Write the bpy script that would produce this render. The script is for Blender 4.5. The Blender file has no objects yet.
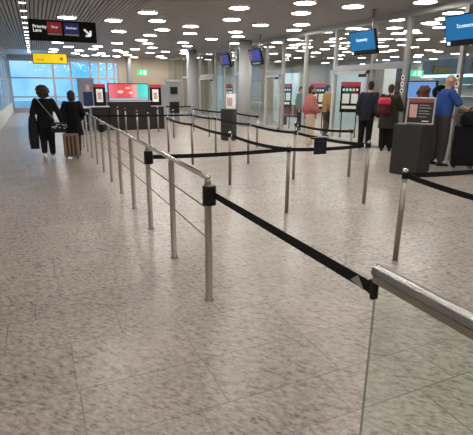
import bpy, bmesh, math, random
from mathutils import Vector, Matrix
random.seed(7)
S = bpy.context.scene
C = S.collection
PI = math.pi

# ------------------------------------------------------------------ materials
def nodes_of(name):
    m = bpy.data.materials.new(name); m.use_nodes = True
    nt = m.node_tree
    return m, nt, nt.nodes['Principled BSDF']

def mat(name, col, rough=.5, metal=0., spec=.5, var=.0, scale=8., bump=0., coat=0.):
    """plain procedural material: base colour with a little noise variation"""
    m, nt, b = nodes_of(name)
    b.inputs['Roughness'].default_value = rough
    b.inputs['Metallic'].default_value = metal
    b.inputs['Specular IOR Level'].default_value = spec
    b.inputs['Coat Weight'].default_value = coat
    tc = nt.nodes.new('ShaderNodeTexCoord')
    nz = nt.nodes.new('ShaderNodeTexNoise'); nz.inputs['Scale'].default_value = scale
    nz.inputs['Detail'].default_value = 3
    nt.links.new(tc.outputs['Object'], nz.inputs['Vector'])
    mx = nt.nodes.new('ShaderNodeMix'); mx.data_type = 'RGBA'
    mx.inputs[6].default_value = (*[c*(1-var) for c in col], 1)
    mx.inputs[7].default_value = (*[min(1, c*(1+var)) for c in col], 1)
    nt.links.new(nz.outputs['Fac'], mx.inputs[0])
    nt.links.new(mx.outputs[2], b.inputs['Base Color'])
    if bump:
        bp = nt.nodes.new('ShaderNodeBump'); bp.inputs['Strength'].default_value = bump
        bp.inputs['Distance'].default_value = .01
        nt.links.new(nz.outputs['Fac'], bp.inputs['Height']); nt.links.new(bp.outputs['Normal'], b.inputs['Normal'])
    return m

def glow(name, col, strength, base=(.8, .8, .8)):
    m, nt, b = nodes_of(name)
    b.inputs['Base Color'].default_value = (*base, 1)
    b.inputs['Emission Color'].default_value = (*col, 1)
    b.inputs['Emission Strength'].default_value = strength
    return m

def glass(name, tint=(.95, .98, .97), refl=1.0, rough=.0):
    m = bpy.data.materials.new(name); m.use_nodes = True
    nt = m.node_tree; nt.nodes.clear()
    out = nt.nodes.new('ShaderNodeOutputMaterial')
    tr = nt.nodes.new('ShaderNodeBsdfTransparent'); tr.inputs['Color'].default_value = (*tint, 1)
    gl = nt.nodes.new('ShaderNodeBsdfGlossy'); gl.inputs['Roughness'].default_value = rough
    gl.inputs['Color'].default_value = (refl, refl, refl, 1)
    lw = nt.nodes.new('ShaderNodeLayerWeight'); lw.inputs['Blend'].default_value = .5
    pw = nt.nodes.new('ShaderNodeMath'); pw.operation = 'POWER'; pw.inputs[1].default_value = 5.
    fr = nt.nodes.new('ShaderNodeMath'); fr.operation = 'MULTIPLY_ADD'; fr.inputs[1].default_value = .96; fr.inputs[2].default_value = .04
    nt.links.new(lw.outputs['Facing'], pw.inputs[0]); nt.links.new(pw.outputs[0], fr.inputs[0])
    mx = nt.nodes.new('ShaderNodeMixShader')
    nt.links.new(fr.outputs[0], mx.inputs[0]); nt.links.new(tr.outputs[0], mx.inputs[1]); nt.links.new(gl.outputs[0], mx.inputs[2])
    nt.links.new(mx.outputs[0], out.inputs['Surface'])
    return m

def floor_material():
    m, nt, b = nodes_of('granite_tiles')
    N = nt.nodes.new; L = nt.links.new
    def mth(op, a, bb=None, c=None):
        n = N('ShaderNodeMath'); n.operation = op
        for i, v in enumerate((a, bb, c)):
            if v is None: continue
            if isinstance(v, (int, float)): n.inputs[i].default_value = v
            else: L(v, n.inputs[i])
        return n.outputs[0]
    tc = N('ShaderNodeTexCoord'); sx = N('ShaderNodeSeparateXYZ'); L(tc.outputs['Object'], sx.inputs[0])
    X, Y = sx.outputs[0], sx.outputs[1]
    P = 1.735; bs = (.336, .773, 1.303)
    y1 = mth('SUBTRACT', Y, 1.564)
    k = mth('FLOOR', mth('DIVIDE', y1, P))
    mm = mth('SUBTRACT', y1, mth('MULTIPLY', k, P))
    row = mth('MULTIPLY', k, 4.)
    dy = mth('MINIMUM', mm, mth('ABSOLUTE', mth('SUBTRACT', mm, P)))
    for q in bs:
        row = mth('ADD', row, mth('GREATER_THAN', mm, q))
        dy = mth('MINIMUM', dy, mth('ABSOLUTE', mth('SUBTRACT', mm, q)))
    wn = N('ShaderNodeTexWhiteNoise'); wn.noise_dimensions = '1D'; L(mth('ADD', row, 13.3), wn.inputs['W'])
    LT = .75
    xs = mth('ADD', mth('DIVIDE', X, LT), wn.outputs['Value'])
    col = mth('FLOOR', xs); fx = mth('SUBTRACT', xs, col)
    dx = mth('MULTIPLY', mth('MINIMUM', fx, mth('SUBTRACT', 1., fx)), LT)
    d = mth('MINIMUM', dx, dy)
    joint = mth('SUBTRACT', 1., mth('SMOOTH_MIN', 1., mth('DIVIDE', d, .0065), .1))
    joint = mth('MAXIMUM', joint, 0.)
    # some joints are filled almost to the tile's colour
    jn = N('ShaderNodeTexNoise'); jn.inputs['Scale'].default_value = 1.1; L(tc.outputs['Object'], jn.inputs['Vector'])
    mr = N('ShaderNodeMapRange'); mr.inputs['From Min'].default_value = .35; mr.inputs['From Max'].default_value = .65
    mr.inputs['To Min'].default_value = .30; mr.inputs['To Max'].default_value = .95
    L(jn.outputs['Fac'], mr.inputs['Value'])
    joint = mth('MULTIPLY', joint, mr.outputs[0])
    # tile tone
    cv = N('ShaderNodeCombineXYZ'); L(row, cv.inputs[0]); L(col, cv.inputs[1])
    w2 = N('ShaderNodeTexWhiteNoise'); w2.noise_dimensions = '3D'; L(cv.outputs[0], w2.inputs['Vector'])
    # speckle: blotches stretched a little along the tile, and fine grain
    mp = N('ShaderNodeMapping'); mp.inputs['Scale'].default_value = (20, 44, 30)
    vr = N('ShaderNodeVectorRotate'); vr.rotation_type = 'Z_AXIS'; vr.inputs['Angle'].default_value = .85
    L(tc.outputs['Object'], vr.inputs['Vector']); L(vr.outputs[0], mp.inputs['Vector'])
    off = N('ShaderNodeVectorMath'); off.operation = 'ADD'
    sc = N('ShaderNodeVectorMath'); sc.operation = 'SCALE'; sc.inputs['Scale'].default_value = 37.
    L(w2.outputs['Color'], sc.inputs[0]); L(mp.outputs[0], off.inputs[0]); L(sc.outputs[0], off.inputs[1])
    n1 = N('ShaderNodeTexNoise'); n1.inputs['Scale'].default_value = 1.; n1.inputs['Detail'].default_value = 5; n1.inputs['Roughness'].default_value = .72
    L(off.outputs[0], n1.inputs['Vector'])
    n2 = N('ShaderNodeTexNoise'); n2.inputs['Scale'].default_value = 2.2; n2.inputs['Detail'].default_value = 2
    L(tc.outputs['Object'], n2.inputs['Vector'])
    rp = N('ShaderNodeValToRGB'); L(n1.outputs['Fac'], rp.inputs[0])
    e = rp.color_ramp.elements
    e[0].position = .34; e[0].color = (.205, .172, .152, 1)
    e[1].position = .64; e[1].color = (.56, .495, .445, 1)
    q = e.new(.47); q.color = (.365, .313, .278, 1)
    q = e.new(.56); q.color = (.455, .395, .352, 1)
    tone = mth('ADD', mth('MULTIPLY', w2.outputs['Value'], .16), mth('MULTIPLY', n2.outputs['Fac'], .22))
    tone = mth('ADD', tone, .81)
    hs = N('ShaderNodeVectorMath'); hs.operation = 'SCALE'; L(rp.outputs[0], hs.inputs[0]); L(tone, hs.inputs['Scale'])
    mx = N('ShaderNodeMix'); mx.data_type = 'RGBA'; L(joint, mx.inputs[0]); L(hs.outputs[0], mx.inputs[6])
    mx.inputs[7].default_value = (.085, .068, .058, 1)
    L(mx.outputs[2], b.inputs['Base Color'])
    rr = mth('ADD', mth('MULTIPLY', n1.outputs['Fac'], .18), .20)
    L(rr, b.inputs['Roughness'])
    b.inputs['Specular IOR Level'].default_value = .38
    return m

M = dict(
    floor=floor_material(),
    slat=mat('slat_metal', (.36, .335, .32), .5, .0, var=.06),
    void=mat('ceiling_void', (.035, .033, .032), .9),
    steel=mat('brushed_steel', (.34, .30, .268), .42, 1., var=.04, scale=12),
    bright_steel=mat('polished_steel', (.60, .57, .53), .24, 1., var=.02, scale=6),
    black=mat('black_plastic', (.009, .009, .010), .5, spec=.25, var=.1),
    belt=mat('black_webbing', (.009, .009, .010), .8, spec=.25, var=.25, scale=60),
    label=mat('grey_label', (.34, .34, .31), .6, var=.1),
    frame=mat('grey_aluminium', (.42, .415, .41), .45, .1, var=.05),
    lightframe=mat('pale_aluminium', (.55, .55, .55), .45, .2, var=.05),
    glass=glass('clear_glass', (.90, .93, .92)),
    winglass=glass('window_glass', (.90, .95, .98)),
    panelglass=glass('green_edge_glass', (.925, .96, .93)),
    glassedge=mat('glass_edge', (.44, .42, .37), .35, var=.1),
    beige=mat('beige_wall', (.62, .53, .40), .8, var=.05, scale=1.5),
    white=mat('white_paint', (.72, .72, .70), .6, var=.04),
    grey=mat('grey_panel', (.34, .34, .37), .55, var=.05),
    pillar=mat('pillar_paint', (.46, .46, .48), .35, var=.03),
    anthracite=mat('anthracite_laminate', (.042, .040, .040), .55, spec=.25, var=.08),
    counter=mat('counter_laminate', (.026, .021, .020), .55, spec=.25, var=.1),
    signblack=mat('sign_black', (.008, .007, .007), .6, spec=.15),
    signwhite=glow('sign_lettering', (.9, .93, .9), .55),
    signred=mat('sign_red', (.52, .03, .06), .5),
    signblue=mat('sign_blue', (.025, .045, .36), .5),
    yellow=glow('sign_yellow', (.9, .62, .0), .42, (.85, .62, .01)),
    tvblue=glow('screen_blue', (.006, .20, .50), .66, (.0, .02, .05)),
    tvtext=glow('screen_text', (.45, .75, 1.), .9),
    tvdark=glow('screen_dark', (.015, .022, .20), .6, (.005, .005, .01)),
    tvrow=glow('screen_rows', (.05, .08, .62), .7, (.01, .01, .05)),
    tvorange=glow('screen_rows_orange', (.55, .25, .12), .6, (.1, .05, .02)),
    red=mat('poster_red', (.55, .03, .05), .5),
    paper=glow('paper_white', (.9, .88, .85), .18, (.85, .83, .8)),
    pinkpaper=mat('pink_paper', (.72, .45, .42), .6, var=.25, scale=30),
    lamp=glow('lamp_diffuser', (1., .955, .885), 30.5),
    lampring=mat('lamp_ring', (.6, .58, .55), .4),
    exitgreen=glow('exit_green', (.02, .62, .25), 1.0, (.02, .4, .2)),
    exitwhite=glow('exit_white', (.8, 1., .85), 1.2),
    apron=mat('apron_concrete', (.42, .47, .52), .9, var=.1, scale=.2),
    skin=mat('skin', (.60, .34, .25), .5, var=.08),
    skin_tan=mat('skin_tan', (.42, .22, .15), .5, var=.08),
    hair_brown=mat('hair_brown', (.040, .018, .011), .7, var=.5, scale=40, bump=.8),
    hair_dark=mat('hair_dark', (.018, .012, .012), .6, var=.5, scale=40, bump=.6),
    hair_red=mat('hair_reddish', (.045, .010, .012), .7, var=.5, scale=40, bump=.6),
    hair_chest=mat('hair_chestnut', (.085, .028, .014), .6, var=.5, scale=30, bump=.6),
    cl_black=mat('cloth_black', (.010, .010, .012), .9, spec=.2, var=.3, scale=20),
    cl_coat=mat('cloth_charcoal', (.022, .022, .028), .9, spec=.2, var=.3, scale=20),
    cl_navy=mat('cloth_navy', (.020, .022, .036), .85, spec=.2, var=.2, scale=20),
    cl_salmon=mat('cloth_salmon', (.44, .155, .14), .85, spec=.2, var=.12, scale=12),
    cl_cream=mat('cloth_cream', (.62, .50, .40), .85, spec=.2, var=.08, scale=12),
    cl_blue=mat('cloth_blue', (.030, .085, .30), .85, spec=.2, var=.12, scale=12),
    cl_grey=mat('cloth_dark_grey', (.055, .048, .048), .9, spec=.2, var=.2, scale=14),
    cl_olive=mat('cloth_olive', (.035, .035, .024), .9, spec=.2, var=.25, scale=14),
    cl_maroon=mat('cloth_maroon', (.10, .015, .025), .9, spec=.2, var=.25, scale=14),
    cl_tan=mat('cloth_tan', (.50, .25, .10), .9, spec=.2, var=.12, scale=14),
    cl_teal=mat('cloth_teal', (.14, .26, .25), .9, spec=.2, var=.12, scale=14),
    cl_brown=mat('cloth_brown', (.060, .035, .030), .9, spec=.2, var=.2, scale=14),
    hotpink=mat('backpack_pink', (.62, .035, .085), .7, var=.2),
    shoe_white=mat('shoe_white', (.75, .75, .74), .5),
    shoe_black=mat('shoe_black', (.012, .012, .012), .4),
    rosegold=mat('case_rose_gold', (.30, .20, .16), .35, .4, var=.1),
    case_dark=mat('case_dark_ribs', (.03, .025, .022), .5),
    navybox=mat('navy_board', (.012, .03, .12), .6, var=.1),
    wood=mat('warm_wood', (.36, .18, .08), .5, var=.2),
    seatred=mat('seat_maroon', (.20, .045, .035), .6, var=.15),
    frost=mat('pale_blue_frosted', (.55, .70, .76), .5, var=.05),  # pale blue painted in for daylight from windows beyond
    tealstrip=glow('teal_light_strip', (.25, .85, .85), 1.6),
    warmstrip=glow('warm_light_strip', (1., .75, .4), 2.),
    eye=mat('eye_dark', (.02, .015, .012), .3),
)

# ------------------------------------------------------------------ mesh helpers
def new_obj(name, bm, m, parent=None, smooth=False, loc=None):
    me = bpy.data.meshes.new(name)
    bmesh.ops.recalc_face_normals(bm, faces=bm.faces[:])
    bm.to_mesh(me); bm.free()
    if m is not None: me.materials.append(m)
    if smooth: me.polygons.foreach_set('use_smooth', [True]*len(me.polygons))
    o = bpy.data.objects.new(name, me); C.objects.link(o)
    if parent: o.parent = parent
    if loc: o.location = loc
    return o

def tag(o, label, cat, group=None, kind=None):
    if label: o['label'] = label
    if cat: o['category'] = cat
    if group: o['group'] = group
    if kind: o['kind'] = kind
    return o

def thing(name, label, cat, loc=(0, 0, 0), rz=0, group=None):
    o = bpy.data.objects.new(name, None); C.objects.link(o)
    o.empty_display_size = .1; o.location = loc; o.rotation_euler = (0, 0, rz)
    return tag(o, label, cat, group)

def BM(): return bmesh.new()

def box(bm, x0, x1, y0, y1, z0, z1, bev=0., mtx=None):
    r = bmesh.ops.create_cube(bm, size=1)
    vs = r['verts']
    for v in vs:
        v.co = Vector((x0+(v.co.x+.5)*(x1-x0), y0+(v.co.y+.5)*(y1-y0), z0+(v.co.z+.5)*(z1-z0)))
    if bev:
        es = list({e for v in vs for e in v.link_edges})
        rr = bmesh.ops.bevel(bm, geom=es, offset=bev, segments=2, affect='EDGES', profile=.6)
        vs = list({v for f in rr['faces'] for v in f.verts} | {v for v in vs if v.is_valid})
    if mtx is not None: bmesh.ops.transform(bm, matrix=mtx, verts=vs)
    return bm

def tube(bm, p0, p1, r0, r1=None, seg=20, caps=True):
    r1 = r0 if r1 is None else r1
    p0, p1 = Vector(p0), Vector(p1); d = p1-p0
    q = d.to_track_quat('Z', 'Y')
    r = bmesh.ops.create_cone(bm, cap_ends=caps, cap_tris=False, segments=seg, radius1=r0, radius2=r1, depth=d.length)
    bmesh.ops.transform(bm, matrix=Matrix.Translation((p0+p1)/2) @ q.to_matrix().to_4x4(), verts=r['verts'])
    return bm

def lathe(bm, prof, seg=28, origin=(0, 0, 0), ring=False):
    ox, oy, oz = origin; rings = []
    for r, z in prof:
        rings.append([bm.verts.new((ox+max(r, 1e-4)*math.cos(2*PI*i/seg), oy+max(r, 1e-4)*math.sin(2*PI*i/seg), oz+z)) for i in range(seg)])
    for a, b in zip(rings, rings[1:]):
        for i in range(seg):
            bm.faces.new((a[i], a[(i+1) % seg], b[(i+1) % seg], b[i]))
    if ring:
        for i in range(seg): bm.faces.new((rings[-1][i], rings[-1][(i+1) % seg], rings[0][(i+1) % seg], rings[0][i]))
    else:
        bm.faces.new(rings[0][::-1]); bm.faces.new(rings[-1])
    return bm

def ell(bm, c, r, seg=20, rot=None):
    rr = bmesh.ops.create_uvsphere(bm, u_segments=seg, v_segments=max(8, seg//2), radius=1)
    m = Matrix.Translation(c) @ (rot.to_4x4() if rot else Matrix.Identity(4)) @ Matrix.Diagonal((*r, 1))
    bmesh.ops.transform(bm, matrix=m, verts=rr['verts'])
    return bm

def limb(bm, pts, seg=16):
    """tapered limb with round ends through (point, radius) pairs"""
    for (p, r), (q, s) in zip(pts, pts[1:]):
        tube(bm, p, q, r, s, seg)
    for p, r in pts: ell(bm, p, (r, r, r), seg)
    return bm

def stack(bm, secs, seg=28):
    """closed loft through ellipses (cx, cy, z, rx, ry)"""
    rings = []
    for cx, cy, z, rx, ry in secs:
        rings.append([bm.verts.new((cx+rx*math.cos(2*PI*i/seg), cy+ry*math.sin(2*PI*i/seg), z)) for i in range(seg)])
    for a, b in zip(rings, rings[1:]):
        for i in range(seg): bm.faces.new((a[i], a[(i+1) % seg], b[(i+1) % seg], b[i]))
    bm.faces.new(rings[0][::-1]); bm.faces.new(rings[-1])
    return bm

def fuse(name, bm, m, parent, voxel=.012, smooth=4, disp=0.):
    """one continuous skin around overlapping shapes"""
    me = bpy.data.meshes.new(name); bmesh.ops.recalc_face_normals(bm, faces=bm.faces[:]); bm.to_mesh(me); bm.free()
    o = bpy.data.objects.new(name, me); C.objects.link(o)
    r = o.modifiers.new('r', 'REMESH'); r.mode = 'VOXEL'; r.voxel_size = voxel
    s = o.modifiers.new('s', 'SMOOTH'); s.factor = .5; s.iterations = smooth
    if disp:
        tx = bpy.data.textures.new(name, 'CLOUDS'); tx.noise_scale = .05
        dm = o.modifiers.new('d', 'DISPLACE'); dm.texture = tx; dm.strength = disp; dm.mid_level = .5
    dg = bpy.context.evaluated_depsgraph_get(); dg.update()
    me2 = bpy.data.meshes.new_from_object(o.evaluated_get(dg))
    o.modifiers.clear(); o.data = me2; bpy.data.meshes.remove(me)
    me2.name = name
    me2.materials.clear(); me2.materials.append(m)
    me2.polygons.foreach_set('use_smooth', [True]*len(me2.polygons))
    o.parent = parent
    return o

def ribbon(bm, p, q, w=.05, sag=.0, n=20, th=.003):
    p, q = Vector(p), Vector(q); d = (q-p); nrm = Vector((-d.y, d.x, 0)).normalized()*th/2
    prev = None; first = None
    for i in range(n+1):
        t = i/n; c = p.lerp(q, t); c.z -= sag*4*t*(1-t)
        ring = [bm.verts.new(c+nrm+Vector((0, 0, w/2))), bm.verts.new(c-nrm+Vector((0, 0, w/2))),
                bm.verts.new(c-nrm-Vector((0, 0, w/2))), bm.verts.new(c+nrm-Vector((0, 0, w/2)))]
        if prev:
            for k in range(4): bm.faces.new((prev[k], prev[(k+1) % 4], ring[(k+1) % 4], ring[k]))
        else: first = ring
        prev = ring
    bm.faces.new(first[::-1]); bm.faces.new(prev)
    return bm

def text_mesh(name, body, size, m, parent, loc, rot, align='LEFT', th=.004, bold=0.):
    cu = bpy.data.curves.new(name, 'FONT'); cu.body = body; cu.size = size; cu.align_x = align; cu.extrude = th/2
    cu.offset = bold; cu.space_line = .85
    t = bpy.data.objects.new(name, cu); C.objects.link(t)
    dg = bpy.context.evaluated_depsgraph_get(); dg.update()
    me = bpy.data.meshes.new_from_object(t.evaluated_get(dg))
    C.objects.unlink(t); bpy.data.objects.remove(t); bpy.data.curves.remove(cu)
    me.materials.clear(); me.materials.append(m)
    o = bpy.data.objects.new(name, me); C.objects.link(o); o.parent = parent
    o.location = loc; o.rotation_euler = rot
    return o

def structure(name, bm, m, parent=None, smooth=False, label=None):
    o = new_obj(name, bm, m, parent, smooth)
    if parent is None: tag(o, label, None, kind='structure')
    return o

def struct_empty(name, loc=(0, 0, 0), label=None):
    o = bpy.data.objects.new(name, None); C.objects.link(o); o.location = loc; o.empty_display_size = .1
    tag(o, label, None, kind='structure')
    return o

def dup(root, loc, rz=None, label=None, group=None):
    r = root.copy(); C.objects.link(r); r.location = loc
    if rz is not None: r.rotation_euler = (0, 0, rz)
    if label: r['label'] = label
    if group: r['group'] = group
    for ch in list(root.children):
        c = ch.copy(); C.objects.link(c); c.parent = r
        for g in list(ch.children):
            d = g.copy(); C.objects.link(d); d.parent = c
    return r

# ------------------------------------------------------------------ room shell
XL, XG, XF = -1.42, 9.06, 27.       # left glazing, glass partition, far wall beyond the glass
Y0, YB = -5., 33.
ZC = 3.6
structure('floor', box(BM(), XL-.1, XF+.1, Y0-.1, YB+.1, -.12, 0), M['floor'], label='polished beige granite tile floor with staggered joints')
bm = BM()
x = XL+.05
while x < XF-.05:
    box(bm, x, x+.068, Y0, YB, ZC, ZC+.035); x += .1
structure('ceiling', bm, M['slat'], label='grey metal slat ceiling running lengthwise')
structure('trim_1', box(BM(), XL-.1, XF+.1, Y0-.1, YB+.1, ZC+.30, ZC+.36), M['void'], label='dark void above the ceiling slats')

# left side: unseen plain wall added to cut blue daylight, glazing farther on
YG = 16.
structure('wall_left', box(BM(), XL-.12, XL, Y0, YG, 0, ZC+.3), M['white'], label='plain pale wall on the left before the glazing')
wl = struct_empty('window_0', label='glazed left wall with pale frame and low sill')
structure('sill_panel', box(BM(), XL-.08, XL+.02, YG, YB, 0, .62), M['white'], wl)
bm = BM()
y = YG+.05
while y <= YB: box(bm, XL-.06, XL+.03, y-.05, y+.05, .62, ZC); y += 2.42
box(bm, XL-.06, XL+.03, YG, YB, 1.95, 2.03); box(bm, XL-.06, XL+.04, YG, YB, 3.35, ZC)
structure('frame', bm, M['lightframe'], wl)
structure('pane', box(BM(), XL-.03, XL-.02, YG, YB, .62, 3.35), M['winglass'], wl)

# back wall: windows at the left, beige wall at the right
XBW = 5.5
wb = struct_empty('window_1', label='tall blue window wall at the far end of the hall')
bm = BM()
box(bm, XL, XBW, YB-.05, YB+.08, 0, .30); box(bm, XL, XBW, YB-.06, YB+.08, 3.22, ZC)
structure('sill', bm, M['frame'], wb)
bm = BM()
for xm in (XL+.06, 1.25, 2.35, 3.62, 4.15, 4.72, 5.2, XBW-.05): box(bm, xm-.07, xm+.07, YB-.07, YB+.06, .30, 3.22)
for z in (.98, 2.18): box(bm, XL, XBW, YB-.06, YB+.05, z-.05, z+.05)
structure('frame', bm, M['frame'], wb)
structure('pane', box(BM(), XL, XBW, YB, YB+.012, .30, 3.22), M['winglass'], wb)
structure('wall_back', box(BM(), XBW, XF, YB, YB+.15, 0, ZC+.3), M['beige'], label='beige far wall beside the window wall')
structure('wall_right', box(BM(), XF, XF+.15, Y0, YB, 0, ZC+.3), M['beige'], label='beige wall far beyond the glass partition')
structure('wall_front', box(BM(), XL, XF, Y0-.15, Y0, 0, ZC+.3), M['beige'], label='beige wall behind the viewpoint')  # closes the unseen rear, added for light and reflections
structure('wall_side', box(BM(), 6.05, 6.25, YB-.8, YB, 0, ZC), M['grey'], label='grey pier standing in front of beige far wall')

# glass partition: bays between mullions, some with a door and a transom
ys = [-5, -2.8, -.6, 1.6, 3.7, 5.75, 7.74, 9.47, 10.76, 12.59, 14.38, 16.02, 17.4, 19.1, 20.7, 22.1, 23.4, 25.8, 27.4, 29.3, 31.2, 33]
hb = box(BM(), XG-.09, XG+.09, Y0, YB, 3.46, ZC)
structure('trim_2', hb, M['frame'], label='grey header beam on top of the glass partition')
for i, (a, b_) in enumerate(zip(ys, ys[1:])):
    w = struct_empty('window_%d' % (i+2), (XG, a, 0), 'bay of the full-height glass partition on the right')
    bm = BM(); hw = .05
    box(bm, -.06, .06, -hw, hw, 0, 3.46)
    box(bm, -.04, .04, hw, b_-a-.05, 0, .07)
    if i in (2, 4, 7, 8, 11, 13, 16, 18): box(bm, -.05, .05, hw, b_-a-.05, 2.2, 2.36)
    structure('frame', bm, M['frame'], w)
    structure('pane', box(BM(), -.006, .006, hw, b_-a-.05, .07, 3.46), M['glass'], w)
for n, i in ((1, 8), (2, 11), (3, 16)):
    a, b_ = ys[i], ys[i+1]
    d = struct_empty('door_%d' % n, (XG-.10, a, 0), 'glazed door in the glass partition')
    bm = BM(); L_ = b_-a
    for yy in (.06, L_-.14): box(bm, -.03, .03, yy, yy+.08, .02, 2.18)
    for zz in (.02, 2.09): box(bm, -.03, .03, .06, L_-.06, zz, zz+.09)
    structure('frame', bm, M['lightframe'], d)
    structure('closer', box(BM(), -.07, -.03, .12, .42, 2.0, 2.08, .006), M['black'], d)
    structure('handle', tube(tube(BM(), (-.08, .2, .8), (-.08, .2, 1.3), .014), (-.08, .2, .85), (-.02, .2, .85), .01), M['steel'], d)

# outside ground beyond the windows
structure('trim_3', box(BM(), -120, XL-.3, -60, 160, -3.2, -3.0), M['apron'], label='concrete airfield apron outside the left windows')
structure('trim_4', box(BM(), XL-.3, 60, YB+1, 160, -3.2, -3.0), M['apron'], label='concrete airfield apron outside the far windows')

# ------------------------------------------------------------------ columns
def column(x, y, r, label):
    bm = BM(); lathe(bm, [(r, 0), (r, ZC-.02)], 40)
    t = thing('round_column', label, 'column', (x, y, 0))
    new_obj('shaft', bm, M['pillar'], t, True)
    new_obj('base_ring', lathe(BM(), [(r+.012, 0), (r+.012, .12), (r+.002, .13)], 40), M['frame'], t, True)
    t['kind'] = 'structure'
column(8.50, 18.4, .28, 'round pale grey column beside the small grey kiosk')
column(8.02, 24.3, .28, 'farther round pale grey column by the far glass door')

# ------------------------------------------------------------------ ceiling lights
lt = thing('ceiling_light', 'round white flat ceiling light set in the grey slats of the main hall', 'ceiling light', (0, 0, ZC), 0, 'round lights of the main hall ceiling')
new_obj('frame', lathe(BM(), [(.252, -.03), (.264, -.03), (.264, 0), (.252, 0)], 36, ring=True), M['lampring'], lt, True)
new_obj('diffuser', lathe(BM(), [(.251, -.024), (.251, -.004)], 36), M['lamp'], lt, True)
hall = [(1.08, 14.65), (1.2, 23.0), (1.8, 25.2), (1.2, 27.3), (2.5, 27.4), (1.2, 29.4), (1.2, 31.6), (2.5, 29.9), (3.1, 26.0), (3.2, 31.6),
        (3.0, 12.75), (2.4, 14.7), (3.6, 14.15), (3.0, 17.4), (4.3, 16.2), (4.9, 14.9), (5.5, 16.8), (4.3, 18.1), (4.4, 20.1), (3.7, 22.0), (5.0, 21.5),
        (6.3, 20.3), (7.0, 21.9), (3.1, 24.2), (5.7, 23.6), (5.1, 25.0), (4.4, 26.3), (7.7, 24.5), (7.0, 25.9), (6.4, 27.1), (5.0, 27.6),
        (3.9, 29.1), (8.3, 26.6), (3.8, 30.9), (5.6, 29.7), (5.2, 31.4), (7.7, 29.9), (4.5, 31.5), (6.4, 31.8), (8.4, 31.7),
        (4.9, 11.0), (5.5, 12.9), (6.8, 13.6), (6.8, 15.6), (6.9, 18.3), (7.5, 16.9), (8.5, 19.5), (6.0, 9.7), (7.3, 9.6), (6.7, 11.0),
        (7.9, 12.9), (8.4, 14.2), (8.4, 8.4),
        # unseen lights, added for light: same ceiling goes on overhead and behind the viewpoint
        (2.2, 9.6), (3.9, 8.1), (.8, 7.4), (2.6, 6.2), (5.3, 6.7), (6.9, 6.2), (8.0, 4.9), (4.4, 4.6), (1.0, 4.4), (6.1, 3.4), (2.9, 2.7), (7.7, 2.2),
        (.4, 1.7), (4.9, 1.3), (2.4, -.4), (6.7, -.3), (.3, -1.6), (4.4, -1.9), (7.9, -2.4), (2.0, -3.4), (6.0, -3.8)]
lt.location = (*hall[0], ZC)
for x, y in hall[1:]: dup(lt, (x, y, ZC))
far = [(10.0, 18.3), (10.0, 16.9), (11.3, 19.0), (11.35, 18.2), (12.0, 20.3), (12.4, 19.6), (13.8, 20.2), (14.8, 22.5), (13.4, 21.7),
       (13.0, 24.2), (10.7, 20.4), (14.1, 24.6), (16.1, 26.6), (17.1, 31.1), (21.5, 31.4), (21.2, 30.7), (11.3, 15.8), (11.8, 16.9), (13.1, 18.3), (12.7, 17.0),
       (14.3, 19.4), (15.9, 21.1), (17.2, 23.5), (19.2, 26.3), (18.0, 25.6), (25.0, 31), (19.7, 24.6), (9.9, 12.9), (10.8, 14.1),
       (9.75, 10.8), (11.0, 12.2), (13.0, 15.1), (13.8, 14.8), (14.5, 14.4), (15.2, 17.5), (15.6, 16.6), (16.8, 17.2), (17.5, 20.0), (17.3, 19.1), (22.1, 26.2),
       (22.8, 25.8), (20.8, 22.8), (11.1, 10.8), (10.8, 10.0), (12.2, 11.4), (10.2, 9.2), (15.2, 13.6), (16.0, 14.5), (19.9, 18.6), (20.9, 20.9),
       (22.0, 22.1), (26.2, 26.3), (24.5, 23.2), (18.8, 18.1), (26.3, 24.9), (21.9, 19.2), (26.3, 23.7), (22.8, 19.4), (12.05, 12.5), (12.2, 13.3)]
for x, y in far: dup(lt, (x, y, ZC), None, 'round white flat ceiling light seen through the glass partition', 'round ceiling lights beyond the glass')
sq = thing('ceiling_light', 'small square white ceiling light in the row along the left windows', 'ceiling light', (-.05, 12.66, ZC), 0, 'row of small square lights along the left windows')
bm = BM()
for q in ((-.085, .085, -.085, -.066), (-.085, .085, .066, .085), (-.085, -.066, -.066, .066), (.066, .085, -.066, .066)): box(bm, *q, -.020, 0)
new_obj('frame', bm, M['lampring'], sq)
new_obj('diffuser', box(BM(), -.065, .065, -.065, .065, -.016, -.004), M['lamp'], sq)
for k in range(-9, 15):
    if k: dup(sq, (-.05, 12.66+1.277*k, ZC))
cam_d = thing('smoke_detector', 'small white round detector on ceiling right of black hanging sign', 'smoke detector', (1.95, 17.2, ZC))
new_obj('housing', lathe(BM(), [(.04, -.07), (.075, -.05), (.085, 0)], 20), M['shoe_white'], cam_d, True)

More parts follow.
